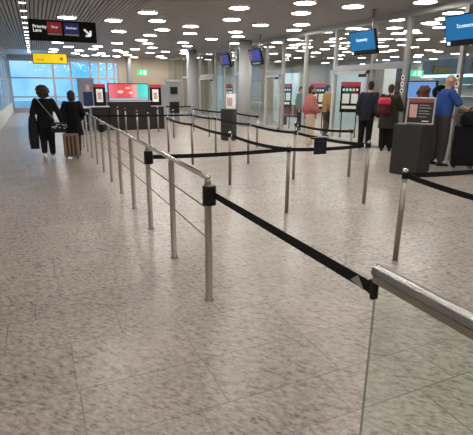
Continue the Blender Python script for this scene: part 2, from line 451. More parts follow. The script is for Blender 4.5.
# ------------------------------------------------------------------ railing
RX, RY0, RSP, NR = 1.13, 3.10, 1.026, 14
rail = thing('railing', 'long brushed steel railing of closely spaced posts left of the belt lanes', 'railing', (RX, RY0, 0))
bm = BM(); tube(bm, (0, -.005, 1.022), (0, RSP*(NR-1)+.02, 1.022), .021, seg=16); ell(bm, (0, -.005, 1.022), (.021, .021, .021), 14)
new_obj('handrail', bm, M['bright_steel'], rail, True)
for k in range(NR):
    bm = BM(); r = .028
    lathe(bm, [(r+.012, 0), (r+.012, .006), (r, .012), (r, .975), (.025, .985), (.021, 1.02)], 20, (0, k*RSP, 0))
    new_obj('post', bm, M['steel'], rail, True)
for z in (.775, .53):
    new_obj('rod', tube(BM(), (0, 0, z), (0, RSP*(NR-1), z), .0065, seg=8), M['steel'], rail, True)
def cassette(k, side):
    c = new_obj('belt_cassette', lathe(BM(), [(.034, .805), (.053, .81), (.053, .95), (.050, .957), (.034, .96)], 24, (.012, k*RSP, 0)), M['black'], rail, True)
    c2 = new_obj('top_cap', lathe(BM(), [(.045, .957), (.045, .966), (.034, .972)], 24, (.012, k*RSP, 0)), M['steel'], c, True)
    return c
c0 = cassette(0, 0)
bm = ribbon(BM(), (.045, -.03, .885), (.035, -1.815, .903), .052, .0)
new_obj('belt', bm, M['belt'], c0)
c2 = cassette(2, 0); new_obj('belt', ribbon(BM(), (.03, 2*RSP, .885), (1.87, 2*RSP-.02, .885), .05, .015), M['belt'], c2)
c6 = cassette(6, 0)
c10 = cassette(10, 0); new_obj('belt', ribbon(BM(), (.03, 10*RSP, .885), (3.0, 12.7-RY0, .885), .05, .012), M['belt'], c10)

# glass end panel with handrail, in line with the railing
gp = thing('balustrade', 'clear glass balustrade with thick steel handrail in the near foreground', 'balustrade', (1.17, 1.258, 0))
g = new_obj('glass', box(BM(), -.004, .004, -4.2, -.004, .03, .955), M['panelglass'], gp)
new_obj('glass_edge', box(BM(), -.0041, .0041, -.004, 0, .03, .955), M['glassedge'], g)
bm = BM(); tube(bm, (0, -4.2, .985), (0, .004, .985), .027, seg=32)
new_obj('handrail', bm, M['bright_steel'], gp, True)
new_obj('channel', box(BM(), -.017, .017, -4.2, .004, .936, .964, .003), M['steel'], gp)
new_obj('base_shoe', box(BM(), -.03, .03, -4.2, 0, 0, .05, .004), M['steel'], gp)
wc = new_obj('wall_clip', box(BM(), -.016, .014, -.006, .012, .86, .945, .003), M['black'], gp)
new_obj('belt_end', box(BM(), -.006, .006, .012, .035, .872, .934, .002), M['black'], wc)
bm = BM()
vs = [bm.verts.new((-.0135, y_, z_)) for y_, z_ in ((.05, .876), (.14, .890), (.095, .928))]
vs2 = [bm.verts.new((-.0115, v.co.y, v.co.z)) for v in vs]
bm.faces.new(vs); bm.faces.new(vs2[::-1])
for k in range(3): bm.faces.new((vs[k], vs2[k], vs2[(k+1) % 3], vs[(k+1) % 3]))
new_obj('pale_label', bm, M['label'], wc)

# ------------------------------------------------------------------ barrier posts with belts
def post(x, y, label, belts=(), h=.95, grp=None):
    t = thing('barrier_post', label, 'barrier post', (x, y, 0), 0, grp)
    r = .027
    new_obj('tube', lathe(BM(), [(r, .004), (r, h-.12)], 20), M['steel'], t, True)
    new_obj('base_ring', lathe(BM(), [(r+.011, 0), (r+.011, .006), (r, .012)], 20), M['frame'], t, True)
    hd = new_obj('head', lathe(BM(), [(r, h-.12), (r+.002, h-.115), (r+.002, h-.02), (r-.003, h-.004), (r-.012, h)], 20), M['bright_steel'], t, True)
    new_obj('slot_ring', lathe(BM(), [(r+.0022, h-.098), (r+.0035, h-.096), (r+.0035, h-.034), (r+.0022, h-.032)], 20), M['black'], hd, True)
    for bl in belts:
        dx, dy = bl[0]-x, bl[1]-y; sag = bl[2] if len(bl) > 2 else .03
        d = Vector((dx, dy, 0)); u = d.normalized()
        z = h-.065
        b = new_obj('belt', ribbon(BM(), u*(r), d-u*.034+Vector((0, 0, 0)), .05, sag), M['belt'], t)
        for v in b.data.vertices: v.co.z += z
        bm = BM(); e = d-u*.05; a = math.atan2(u.y, u.x)
        box(bm, -.022, .022, -.012, .012, z-.032, z+.032, .004, Matrix.Translation((e.x, e.y, 0)) @ Matrix.Rotation(a, 4, 'Z'))
        new_obj('belt_clip', bm, M['black'], b)
        bm = BM(); e = d-u*.078
        box(bm, -.006, .006, -.0035, .0035, z-.02, z+.02, 0, Matrix.Translation((e.x, e.y, 0)) @ Matrix.Rotation(a, 4, 'Z'))
        new_obj('clip_label', bm, M['signwhite'], b)  # glowing white bar painted in as the reflection on the belt end
    return t
P = {}
post(3.15, 3.15, 'steel barrier post standing behind the glass panel, nearest to the viewer', [(3.15, 1.1, .05), (5.1, 3.15, .03)])
post(3.15, 1.1, 'steel barrier post outside the frame, end of the near right belt', [])
post(5.1, 3.15, 'steel barrier post outside the frame, right of the glass panel', [])
post(3.03, 5.13, 'steel barrier post in mid floor where belts from the railing meet', [(4.37, 5.13, .02), (3.02, 7.13, .035)])
post(4.37, 5.13, 'steel barrier post to the left of the large dark kiosk', [(4.32, 7.11, .03)])
post(3.02, 7.13, 'slim steel post standing in front of the small grey kiosk', [(3.08, 9.42, .03)])
post(4.32, 7.11, 'steel post just left of the man in the salmon shirt', [(4.29, 9.06, .03)])
post(5.48, 6.95, 'steel post in front of the man in dark suit', [(5.26, 8.65, .04)])
post(5.26, 8.65, 'steel post at the knees of the man in the salmon shirt', [])
post(4.29, 9.06, 'thin steel post right of small grey kiosk and in front of the column', [(4.25, 11.0, .02)])
post(3.08, 9.42, 'steel post between the railing and the small grey kiosk, belts on two sides', [(3.10, 11.5, .03)])
post(4.25, 11.0, 'steel post just left of the small grey kiosk', [(4.16, 12.7, .02)])
post(3.10, 11.5, 'steel post with a black head where the middle belt lane begins', [])
post(4.16, 12.7, 'steel post behind the middle lane, in front of the far column', [])
post(5.70, 11.46, 'steel post right of the small grey kiosk, in front of the maroon seats', [(5.83, 13.36, .015)])
post(5.44, 14.7, 'far steel post behind the small grey kiosk', [(5.5, 16.6, .02), (5.58, 13.88, .01)])
post(5.5, 16.6, 'far steel post left of the farther column', [])
post(3.00, 13.3, 'steel post in front of the dark counter, right of the pink screen reflection', [])
post(2.95, 14.7, 'steel post in front of the dark counter, under the left half of the screen', [])
post(2.90, 16.5, 'far steel post in front of the dark counter, second from the left', [])
post(2.76, 17.3, 'far steel post in front of the dark counter, leftmost of its row', [])
post(4.18, 16.9, 'far steel post in front of the right end of the dark counter', [])
post(4.19, 14.8, 'short looking steel post right of the dark counter', [])
post(5.0, 18.6, 'farthest steel post right of the dark counter', [(6.1, 18.4, .01)])
post(6.1, 18.4, 'farthest steel post in front of the farther column', [])

# black notice hung over the belt between two posts
bs = thing('hanging_notice', 'small black notice hanging on the belt below the man in salmon', 'notice', (3.50, 5.105, .115))
new_obj('panel', box(BM(), -.095, .095, -.030, .004, .69, .895, .006), M['cl_navy'], bs)
new_obj('flap', box(BM(), -.12, .10, -.036, .060, .893, .918, .006), M['black'], bs)
new_obj('printed_line', box(BM(), -.05, .06, -.033, -.030, .865, .873), M['signblue'], bs)

# ------------------------------------------------------------------ kiosks
def big_kiosk():
    A = Vector((6.53, 6.98, 0)); B_ = A+.56*Vector((math.cos(1.152), -math.sin(1.152), 0))
    d = (B_-A); w = d.length; rz = math.atan2(d.y, d.x)
    t = thing('kiosk', 'large dark grey kiosk with a framed notice, in front of the bald man in blue', 'kiosk', A, rz)
    new_obj('cabinet', box(BM(), 0, w, 0, .72, .02, 1.0, .008), M['anthracite'], t)
    new_obj('plinth', box(BM(), .02, w-.02, .02, .68, 0, .03), M['black'], t)
    s = new_obj('sign_frame', box(BM(), .02, w-.0, .08, .115, 1.0, 1.52, .012), M['lightframe'], t)
    y = .0785
    new_obj('sign_face', box(BM(), .045, w-.025, y, y+.01, 1.03, 1.495), M['anthracite'], s)
    new_obj('red_header', box(BM(), .045, w-.025, y-.002, y+.005, 1.42, 1.495), mat('header_dull_red', (.30, .08, .075), .5), s)
    new_obj('picture', box(BM(), .075, .225, y-.002, y+.005, 1.13, 1.38), M['pinkpaper'], s)
    bm = BM()
    for z, l in ((1.36, .2), (1.31, .23), (1.25, .19), (1.20, .22), (1.14, .16)): box(bm, .26, .26+l, y-.002, y+.005, z, z+.016)
    new_obj('text_lines', bm, M['label'], s)
    new_obj('footer_mark', box(BM(), .34, .47, y-.002, y+.005, 1.055, 1.075), M['paper'], s)
    s.location = (.115, .16, 0)
big_kiosk()
def small_kiosk():
    t = thing('kiosk', 'small dark grey kiosk with white notice among the middle belts', 'kiosk', (5.47, 13.70, 0), math.atan2(-.44, .36))
    w = .44
    new_obj('cabinet', box(BM(), 0, w, 0, .30, .02, 1.0, .008), M['anthracite'], t)
    new_obj('plinth', box(BM(), .02, w-.02, .02, .28, 0, .03), M['black'], t)
    s = new_obj('sign_frame', box(BM(), .16, .53, .05, .08, 1.0, 1.50, .008), M['lightframe'], t)
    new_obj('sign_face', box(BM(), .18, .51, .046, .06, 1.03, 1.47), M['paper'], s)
    new_obj('picture', box(BM(), .21, .40, .043, .05, 1.10, 1.36), M['pinkpaper'], s)
small_kiosk()

# ------------------------------------------------------------------ hanging screens
def hang_screen(yc, label, kind, zc=2.82, x=8.0):
    t = thing('hanging_screen', label, 'screen', (x, yc, zc))
    tilt = Matrix.Rotation(math.radians(-15), 4, 'Y')
    W, Hh = 1.02, .60
    def tb(x0, x1, y0, y1, z0, z1, bev=0): return box(BM(), x0, x1, y0, y1, z0, z1, bev, tilt)
    h = new_obj('housing', tb(-.03, .05, -W/2, W/2, -Hh/2, Hh/2, .008), M['black'], t)
    if kind == 'economy':
        s = new_obj('screen', tb(-.033, -.029, -W/2+.02, W/2-.02, -Hh/2+.12, Hh/2-.02), M['tvblue'], t)
        e = tilt @ Vector((-.036, 0, 0)); pos = tilt @ Vector((-.037, .21, .045))
        # text plane: reading direction -Y, up along the tilted panel
        R = tilt.to_3x3() @ Matrix(((0, 0, -1), (-1, 0, 0), (0, 1, 0)))
        text_mesh('lettering', 'Economy', .115, M['tvtext'], s, pos, R.to_euler())
        new_obj('icon', tb(-.034, -.030, W/2-.12, W/2-.04, -Hh/2+.03, -Hh/2+.10), M['tvtext'], t)
    else:
        s = new_obj('screen', tb(-.033, -.029, -W/2+.03, W/2-.03, -Hh/2+.14, Hh/2-.03), M['tvdark'], t)
        bm = BM()
        for k in range(5):
            z = Hh/2-.09-k*.075
            box(bm, -.036, -.033, -W/2+.08, W/2-.3, z-.02, z+.02, 0, tilt)
        new_obj('rows', bm, M['tvrow'], s)
        bm = BM()
        for k in range(4):
            z = Hh/2-.12-k*.085
            box(bm, -.036, -.033, W/2-.25, W/2-.08, z-.025, z+.02, 0, tilt)
        new_obj('logos', bm, M['tvorange'], s)
        new_obj('footer', tb(-.034, -.03, -W/2+.2, W/2-.2, -Hh/2+.04, -Hh/2+.09), M['label'], t)
    new_obj('pole', tube(BM(), (.09, -.22, -.05), (.09, -.22, ZC-zc), .028, seg=14), M['steel'], t, True)
    new_obj('bracket', box(BM(), .03, .12, -.30, -.14, -.10, .10, .006), M['black'], t)
    new_obj('ceiling_plate', lathe(BM(), [(.07, ZC-zc-.015), (.07, ZC-zc)], 20, (.09, -.22, 0)), M['steel'], t, True)
hang_screen(6.82, 'blue economy screen hanging at the right edge, above the bald man', 'economy')
hang_screen(9.98, 'blue economy screen hanging above the man in dark suit', 'economy')
hang_screen(16.35, 'dark blue departures screen hanging right of the round column', 'board')
hang_screen(19.45, 'dark blue departures screen hanging left of the round column', 'board')

# ------------------------------------------------------------------ overhead signs
RT = (PI/2, 0, 0)
sg = thing('overhead_sign', 'black hanging sign with white lettering, red and blue panels and arrow', 'sign', (.03, 12., 2.70))
b = new_obj('panel', box(BM(), 0, 1.50, 0, .10, 0, .46, .004), M['signblack'], sg)
text_mesh('lettering', 'Priority\nLane', .098, M['signwhite'], b, (.085, -.003, .275), RT, bold=.002)
rp_ = new_obj('red_panel', box(BM(), .395, .72, -.006, 0, .185, .42), M['signred'], b)
bp_ = new_obj('blue_panel', box(BM(), .765, 1.10, -.006, 0, .185, .42), M['signblue'], b)
text_mesh('lettering', 'First', .078, M['signwhite'], b, (.56, -.009, .285), RT, 'CENTER', bold=.001)
text_mesh('lettering', 'Business', .072, M['signwhite'], b, (.932, -.009, .285), RT, 'CENTER', bold=.001)
new_obj('text_strip', box(box(BM(), .40, .715, -.005, 0, .135, .175), .77, 1.095, -.005, 0, .135, .175), M['label'], b)
bm = BM()
am = Matrix.Translation((1.29, 0, .225)) @ Matrix.Rotation(math.radians(45), 4, 'Y')
box(bm, -.10, .085, -.006, 0, -.022, .022, 0, am)
for s in (1, -1):
    box(bm, -.115, .0, -.006, 0, -.022, .022, 0, am @ Matrix.Translation((.10, 0, 0)) @ Matrix.Rotation(math.radians(s*48), 4, 'Y'))
new_obj('arrow', bm, M['signwhite'], b)
for x in (.12, 1.38): new_obj('hanger', tube(BM(), (x, .05, .46), (x, .05, ZC-2.70), .008, seg=8), M['steel'], sg)
yg = thing('overhead_sign', 'small yellow hanging sign below the black sign', 'sign', (.045, 16., 2.355))
b = new_obj('panel', box(BM(), 0, 1.03, .008, .10, 0, .32, .004), M['signblack'], yg)
f_ = new_obj('yellow_face', box(BM(), .02, 1.01, 0, .012, .02, .30), M['yellow'], b)
text_mesh('lettering', 'Transfer', .075, M['signblack'], b, (.09, -.003, .10), RT)
bm = BM(); box(bm, .78, .88, -.004, 0, .145, .17)
am = Matrix.Translation((.89, 0, .1575))
for s in (1, -1): box(bm, -.075, .0, -.004, 0, -.012, .012, 0, am @ Matrix.Rotation(math.radians(s*42), 4, 'Y'))
new_obj('arrow', bm, M['signblack'], b)
for x in (.1, .93): new_obj('hanger', tube(BM(), (x, .05, .32), (x, .05, ZC-2.355), .008, seg=8), M['steel'], yg)

def exit_sign(loc, rz, label, s=1.):
    t = thing('exit_sign', label, 'exit sign', loc, rz)
    h = new_obj('panel', box(BM(), -.22*s, .22*s, 0, .06, 0, .22*s, .004), M['exitgreen'], t)
    bm = BM()
    ell(bm, (-.06*s, -.004, .16*s), (.02*s, .004, .02*s), 10)
    for p, q in (((-.06, .14), (-.07, .09)), ((-.07, .09), (-.03, .06)), ((-.03, .06), (-.05, .03)), ((-.07, .09), (-.11, .07)), ((-.11, .07), (-.14, .045)), ((-.06, .135), (-.02, .12)), ((-.06, .135), (-.10, .115))):
        tube(bm, (p[0]*s, -.004, p[1]*s), (q[0]*s, -.004, q[1]*s), .011*s, seg=8)
    new_obj('running_figure', bm, M['exitwhite'], h)
    new_obj('door_symbol', box(BM(), .04*s, .15*s, -.005, 0, .03*s, .19*s), M['exitwhite'], h)
    new_obj('hanger', tube(BM(), (0, .03, .22*s), (0, .03, ZC-loc[2]), .008, seg=8), M['steel'], t)
exit_sign((4.68, 21.5, 2.19), 0, 'green exit sign hanging in front of beige far wall', 1.1)
exit_sign((11.6, 11.6, 2.06), math.radians(-45), 'green exit sign beyond the glass, above the chestnut haired person', .9)
exit_sign((10.3, 19.0, 2.25), math.radians(-30), 'green exit sign beyond the glass, right of the near column', .9)

# ------------------------------------------------------------------ counter with screen at the end of the hall
ct = thing('counter', 'long dark counter under the bright red and teal screen', 'counter', (2.0, 18.25, 0))
new_obj('centre_front', box(BM(), .62, 2.25, 0, .7, .0, 1.10, .006), M['counter'], ct)
new_obj('side_wing', box(BM(), .0, .62, .08, .7, 0, .90, .006), M['counter'], ct)
new_obj('side_wing', box(BM(), 2.25, 2.80, .08, .7, 0, .90, .006), M['counter'], ct)
new_obj('ledge', box(BM(), -.1, .62, .02, .7, .90, .94, .004), M['white'], ct)
new_obj('ledge', box(BM(), .60, 2.27, -.04, .7, 1.10, 1.14, .004), M['lightframe'], ct)
new_obj('ledge', box(BM(), 2.25, 2.82, .02, .7, .90, .94, .004), M['grey'], ct)
c3 = thing('counter', 'low counter with white top behind the railing end, left of dark counter', 'counter', (.82, 18.4, 0))
new_obj('front', box(BM(), 0, 1.05, 0, .6, 0, .86, .006), M['counter'], c3)
new_obj('top', box(BM(), -.05, 1.06, -.08, .65, .86, .93, .006), M['white'], c3)
# bright screen
def ad_material():
    m, nt, b = nodes_of('advert_screen')
    N = nt.nodes.new; L = nt.links.new
    tc = N('ShaderNodeTexCoord'); sx = N('ShaderNodeSeparateXYZ'); L(tc.outputs['Object'], sx.inputs[0])
    nz = N('ShaderNodeTexNoise'); nz.inputs['Scale'].default_value = 5.; L(tc.outputs['Object'], nz.inputs['Vector'])
    ad = N('ShaderNodeMath'); ad.operation = 'MULTIPLY_ADD'; L(nz.outputs['Fac'], ad.inputs[0]); ad.inputs[1].default_value = .25; L(sx.outputs[0], ad.inputs[2])
    rp = N('ShaderNodeValToRGB'); L(ad.outputs[0], rp.inputs[0])
    e = rp.color_ramp.elements
    e[0].position = .08; e[0].color = (.70, .18, .24, 1); e[1].position = .96; e[1].color = (.10, .75, .72, 1)
    for p, c in ((.30, (.70, .05, .06, 1)), (.55, (.72, .08, .09, 1)), (.66, (.75, .35, .33, 1)), (.74, (.06, .55, .45, 1))):
        q = e.new(p); q.color = c
    mp = N('ShaderNodeMath'); mp.operation = 'DIVIDE'; L(ad.outputs[0], mp.inputs[0]); mp.inputs[1].default_value = 1.75
    L(mp.outputs[0], rp.inputs[0])
    L(rp.outputs[0], b.inputs['Emission Color']); b.inputs['Emission Strength'].default_value = 1.15
    b.inputs['Base Color'].default_value = (.02, .02, .02, 1)
    return m
M['advert'] = ad_material()
sc_ = thing('advert_screen', 'wide bright red and teal screen standing on the dark counter', 'screen', (2.66, 18.5, 1.14))
new_obj('housing', box(BM(), -.03, 1.58, .012, .10, 0, .66, .006), M['black'], sc_)
s_ = new_obj('screen', box(BM(), 0, 1.55, 0, .013, .10, .63), M['advert'], sc_)
bm = BM(); ell(bm, (.75, -.003, .48), (.10, .004, .03), 14); ell(bm, (.45, -.003, .34), (.12, .004, .06), 14); ell(bm, (.86, -.003, .30), (.08, .004, .045), 14)
new_obj('advert_figures', bm, glow('advert_white', (.95, .55, .5), 1.1, (.1, .1, .1)), s_)
new_obj('lower_strip', box(BM(), 0, 1.55, -.002, .012, .02, .09), glow('pale_strip', (.50, .62, .85), .75, (.1, .1, .1)), sc_)

def poster(name, label, loc, rz, w, h, zb, legs=False):
    t = thing(name, label, 'poster stand', loc, rz)
    b = new_obj('board', box(BM(), -w/2, w/2, 0, .05, zb, zb+h, .006), M['signblack'], t)
    new_obj('red_top', box(BM(), -w/2, w/2, -.008, .055, zb+h*.86, zb+h+.01, .004), M['red'], b)
    if legs:
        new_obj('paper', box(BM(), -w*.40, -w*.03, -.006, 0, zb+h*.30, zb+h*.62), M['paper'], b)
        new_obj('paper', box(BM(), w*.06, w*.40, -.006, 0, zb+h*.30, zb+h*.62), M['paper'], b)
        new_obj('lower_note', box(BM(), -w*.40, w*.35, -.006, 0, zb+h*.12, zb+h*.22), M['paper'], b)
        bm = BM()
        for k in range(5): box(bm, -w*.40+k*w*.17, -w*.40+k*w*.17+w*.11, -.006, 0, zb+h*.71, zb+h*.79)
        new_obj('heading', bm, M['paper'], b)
        for s in (-1, 1):
            new_obj('leg', box(BM(), s*w*.38-.02, s*w*.38+.02, .005, .045, .02, zb), M['black'], t)
            new_obj('foot', box(BM(), s*w*.38-.03, s*w*.38+.03, -.2, .25, 0, .025), M['black'], t)
    else:
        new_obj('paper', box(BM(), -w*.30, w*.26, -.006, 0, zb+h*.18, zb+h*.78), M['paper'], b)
        new_obj('picture', box(BM(), -w*.18, w*.14, -.009, 0, zb+h*.30, zb+h*.62), M['pinkpaper'], b)
    return t
poster('poster_stand', 'black poster board with red top, left of bright screen', (2.31, 18.5, .94), 0, .44, .82, 0)
poster('poster_stand', 'black poster board with red top, right of bright screen', (4.52, 18.5, .94), 0, .46, .82, 0)
az = math.radians(-45)
poster('poster_stand', 'large black notice stand with red top, left of the man in dark suit', (10.05, 13.0, 0), math.radians(-40), .66, 1.02, .86, True)
poster('poster_stand', 'black notice stand with red top behind the man in salmon', (9.85, 14.7, 0), math.radians(-33), .55, .95, .88, True)
poster('poster_stand', 'black notice stand with red top behind the glass, left of the teal person', (9.75, 17.0, 0), math.radians(-30), .55, .95, .88, True)
poster('poster_stand', 'black notice stand with red top, far behind the small grey kiosk', (9.75, 23.3, 0), math.radians(-22), .5, .95, .88, True)

nb = thing('display_board', 'navy blue board standing on the white counter top beside railing end', 'board', (1.88, 18.6, .93))
new_obj('panel', box(BM(), -.17, .17, 0, .12, 0, .54, .01), M['navybox'], nb)
new_obj('pale_top', box(BM(), -.06, .08, .02, .10, .58, .80, .02), M['pinkpaper'], nb)
structure('wall_partition', box(box(box(BM(), 1.68, 2.36, 20.6, 20.7, 0, 2.01), 2.36, 4.6, 20.6, 20.7, 0, 1.45), 4.6, 5.62, 20.6, 20.7, 0, 1.76), M['grey'], label='grey partition panels behind the dark counter')

# boarding gate reader by the far wall
gr = thing('gate_cabinet', 'white upright gate cabinet with black monitor near the far wall', 'gate cabinet', (6.15, 21.6, 0))
new_obj('column', box(BM(), -.30, .30, 0, .3, 0, 1.92, .01), M['grey'], gr)
new_obj('monitor', box(BM(), -.15, .20, -.06, 0, 1.35, 1.68, .008), M['black'], gr)
new_obj('top_box', box(BM(), -.38, .42, -.08, .2, 1.90, 2.03, .008), M['frame'], gr)
new_obj('reader', box(BM(), -.20, .22, -.20, 0, .45, .98, .01), M['black'], gr)

# blue wall screen by the glass
bsn = thing('wall_screen', 'blue monitor behind the large kiosk notice', 'screen', (8.72, 8.52, 1.24))
new_obj('housing', box(BM(), 0, .05, -.46, .46, .16, .63, .006), M['black'], bsn)
new_obj('screen', box(BM(), -.004, .002, -.43, .43, .19, .60), glow('screen_sky', (.13, .30, .66), .9, (.01, .02, .04)), bsn)
new_obj('stand', box(box(BM(), .01, .05, -.05, .05, -1.21, .17), -.12, .18, -.22, .22, -1.24, -1.21), M['black'], bsn)

# ------------------------------------------------------------------ beyond the glass
for i, (x, y, w_, rz) in enumerate([(11.9, 15.6, 1.4, -40), (11.3, 19.6, 1.2, -30), (11.5, 28.5, 1.6, -25), (10.6, 26.2, .9, -20)]):
    t = thing('glass_screen', ['tall pale blue frosted screen behind the largest red-topped notice stand', 'tall pale blue frosted screen beyond the glass, left of the teal person',
              'farthest pale blue frosted screen beyond the glass', 'narrow pale blue frosted screen near the farther column'][i], 'screen wall', (x, y, 0), math.radians(rz))
    new_obj('panel', box(BM(), -w_/2, w_/2, 0, .03, .05, 2.35), M['frost'], t)  # added panel, its pale blue stands in for bright windows behind
    bm = BM()
    for s in (-1, 1): box(bm, s*w_/2-.04, s*w_/2+.04, -.02, .05, 0, 2.4)
    new_obj('frame', bm, M['lightframe'], t)
bench = thing('bench', 'row of maroon seats beyond the glass, right of the near column', 'bench', (10.3, 18.6, 0), math.radians(-60))
for k in range(3):
    x = k*.56
    s = new_obj('seat', box(BM(), x, x+.5, 0, .48, .42, .48, .02), M['seatred'], bench)
    new_obj('backrest', box(BM(), x, x+.5, .44, .52, .46, .92, .02), M['seatred'], s)
for x in (.2, 1.42): new_obj('leg', box(BM(), x, x+.05, .05, .45, 0, .42), M['black'], bench)
new_obj('beam', box(BM(), .0, 1.66, .2, .28, .36, .42), M['black'], bench)
dk = thing('desk', 'small grey desk beyond the glass, just right of near column', 'desk', (9.6, 21.3, 0), math.radians(-45))
new_obj('top', box(BM(), 0, 1.0, 0, .6, .9, .96, .006), M['grey'], dk)
for x, y in ((.05, .05), (.9, .05), (.05, .5), (.9, .5)): new_obj('leg', box(BM(), x, x+.05, y, y+.05, 0, .9), M['grey'], dk)
structure('wall_shop', box(BM(), 11.6, 11.75, 12.05, 12.55, 0, 2.5), M['void'], label='narrow dark wall end beyond the glass')  # dark slab painted in for the shade of an opening
structure('wall_white', box(BM(), 12.0, 12.15, 12.9, 13.6, 0, 2.6), M['white'], label='white wall panel beyond the glass')
sh = thing('shop_front', 'dark shop front with a teal light strip beyond the glass', 'shop', (14.5, 9.2, 0))
new_obj('back_panel', box(BM(), .5, .6, -1.6, 4.9, 0, 2.6), M['grey'], sh)
new_obj('fascia', box(BM(), -.15, .6, -1.6, 4.9, 2.22, 2.75), M['anthracite'], sh)
new_obj('light_strip', box(BM(), -.17, -.10, -1.6, 4.9, 2.10, 2.20), M['tealstrip'], sh)
new_obj('warm_strip', box(BM(), .42, .48, -1.6, 2.0, 1.80, 1.84), M['warmstrip'], sh)
for z in (.5, .95, 1.4, 1.82): new_obj('shelf', box(BM(), .02, .5, -1.6, 4.9, z, z+.03), M['white'], sh)
new_obj('counter', box(BM(), -.3, .02, 1.2, 4.9, 0, 1.0), M['anthracite'], sh)
cols = [mat('goods_%d' % i, c, .5) for i, c in enumerate([(.55, .30, .08), (.6, .12, .06), (.75, .6, .25), (.12, .3, .15), (.6, .58, .5), (.35, .12, .3)])]
gi = 0
for z in (.98, 1.43):
    for k in range(8):
        y = -1.45+k*.45+random.uniform(-.04, .04)
        h = random.uniform(.16, .30)
        o = new_obj('goods_box', box(BM(), -.11, .11, -.13, .13, 0, h, .012), cols[gi % 6], loc=(14.78, 9.2+y, z))
        tag(o, 'coloured packet on a warm lit shelf of the shop beyond the glass', 'packet', 'packets on the shop shelves'); gi += 1

# ------------------------------------------------------------------ luggage
def suitcase(label, loc, rz, w, d, h, m, handle=.0, ribs=True, mrib=None):
    t = thing('suitcase', label, 'suitcase', loc, rz)
    sh_ = new_obj('shell', box(BM(), -w/2, w/2, -d/2, d/2, .06, h, .035), m, t, False)
    if ribs:
        bm = BM()
        for k in (-1, 0, 1): box(bm, k*w*.24-.022, k*w*.24+.022, -d/2-.004, d/2+.004, .10, h-.05, .004)
        new_obj('ribs', bm, mrib or m, sh_)
    for sx in (-1, 1):
        for sy in (-1, 1):
            wh = BM(); x, y = sx*(w/2-.05), sy*(d/2-.05)
            tube(wh, (x-.012, y, .028), (x+.012, y, .028), .028, seg=14); box(wh, x-.02, x+.02, y-.02, y+.02, .03, .065)
            new_obj('wheel', wh, M['black'], t, False)
    if handle:
        bm = BM()
        for sx in (-1, 1): tube(bm, (sx*.09, d/2-.05, h-.02), (sx*.09, d/2-.05, h+handle), .008, seg=8)
        tube(bm, (-.1, d/2-.05, h+handle), (.1, d/2-.05, h+handle), .014, seg=8)
        new_obj('pull_handle', bm, M['frame'], t)
    return t
suitcase('rose gold rolling suitcase pulled by the person with dark reddish hair', (.665, 11.30, 0), math.radians(-5), .35, .22, .60, M['rosegold'], .0, True, M['case_dark'])
suitcase('black rolling suitcase held by the bald man in blue shirt', (8.47, 6.86, 0), math.radians(-35), .44, .28, .92, M['cl_black'], .12, False)
tb = thing('travel_bag', 'black soft travel bag resting on top of the black suitcase', 'bag', (8.53, 6.76, .925), math.radians(-35))
bm = BM(); box(bm, -.26, .30, -.16, .16, .0, .22, .05); ell(bm, (.02, 0, .22), (.27, .15, .10), 18)
fuse('body', bm, M['cl_black'], tb, .02, 6)
bm = BM()
for k in range(9):
    a0, a1 = PI*k/9, PI*(k+1)/9
    tube(bm, (.02+.13*math.cos(a0), .05, .29+.12*math.sin(a0)), (.02+.13*math.cos(a1), .05, .29+.12*math.sin(a1)), .011, seg=8)
new_obj('carry_handle', bm, M['black'], tb)
pk = thing('scarf', 'pink scarf bundled on the black travel bag at the right edge', 'scarf', (8.66, 6.66, 1.225))
bm = BM(); ell(bm, (0, 0, .055), (.15, .10, .06), 16); ell(bm, (.09, -.06, .04), (.10, .08, .04), 16); ell(bm, (-.07, .02, .09), (.07, .06, .04), 12)
fuse('bundle', bm, M['hotpink'], pk, .012, 3, .02)

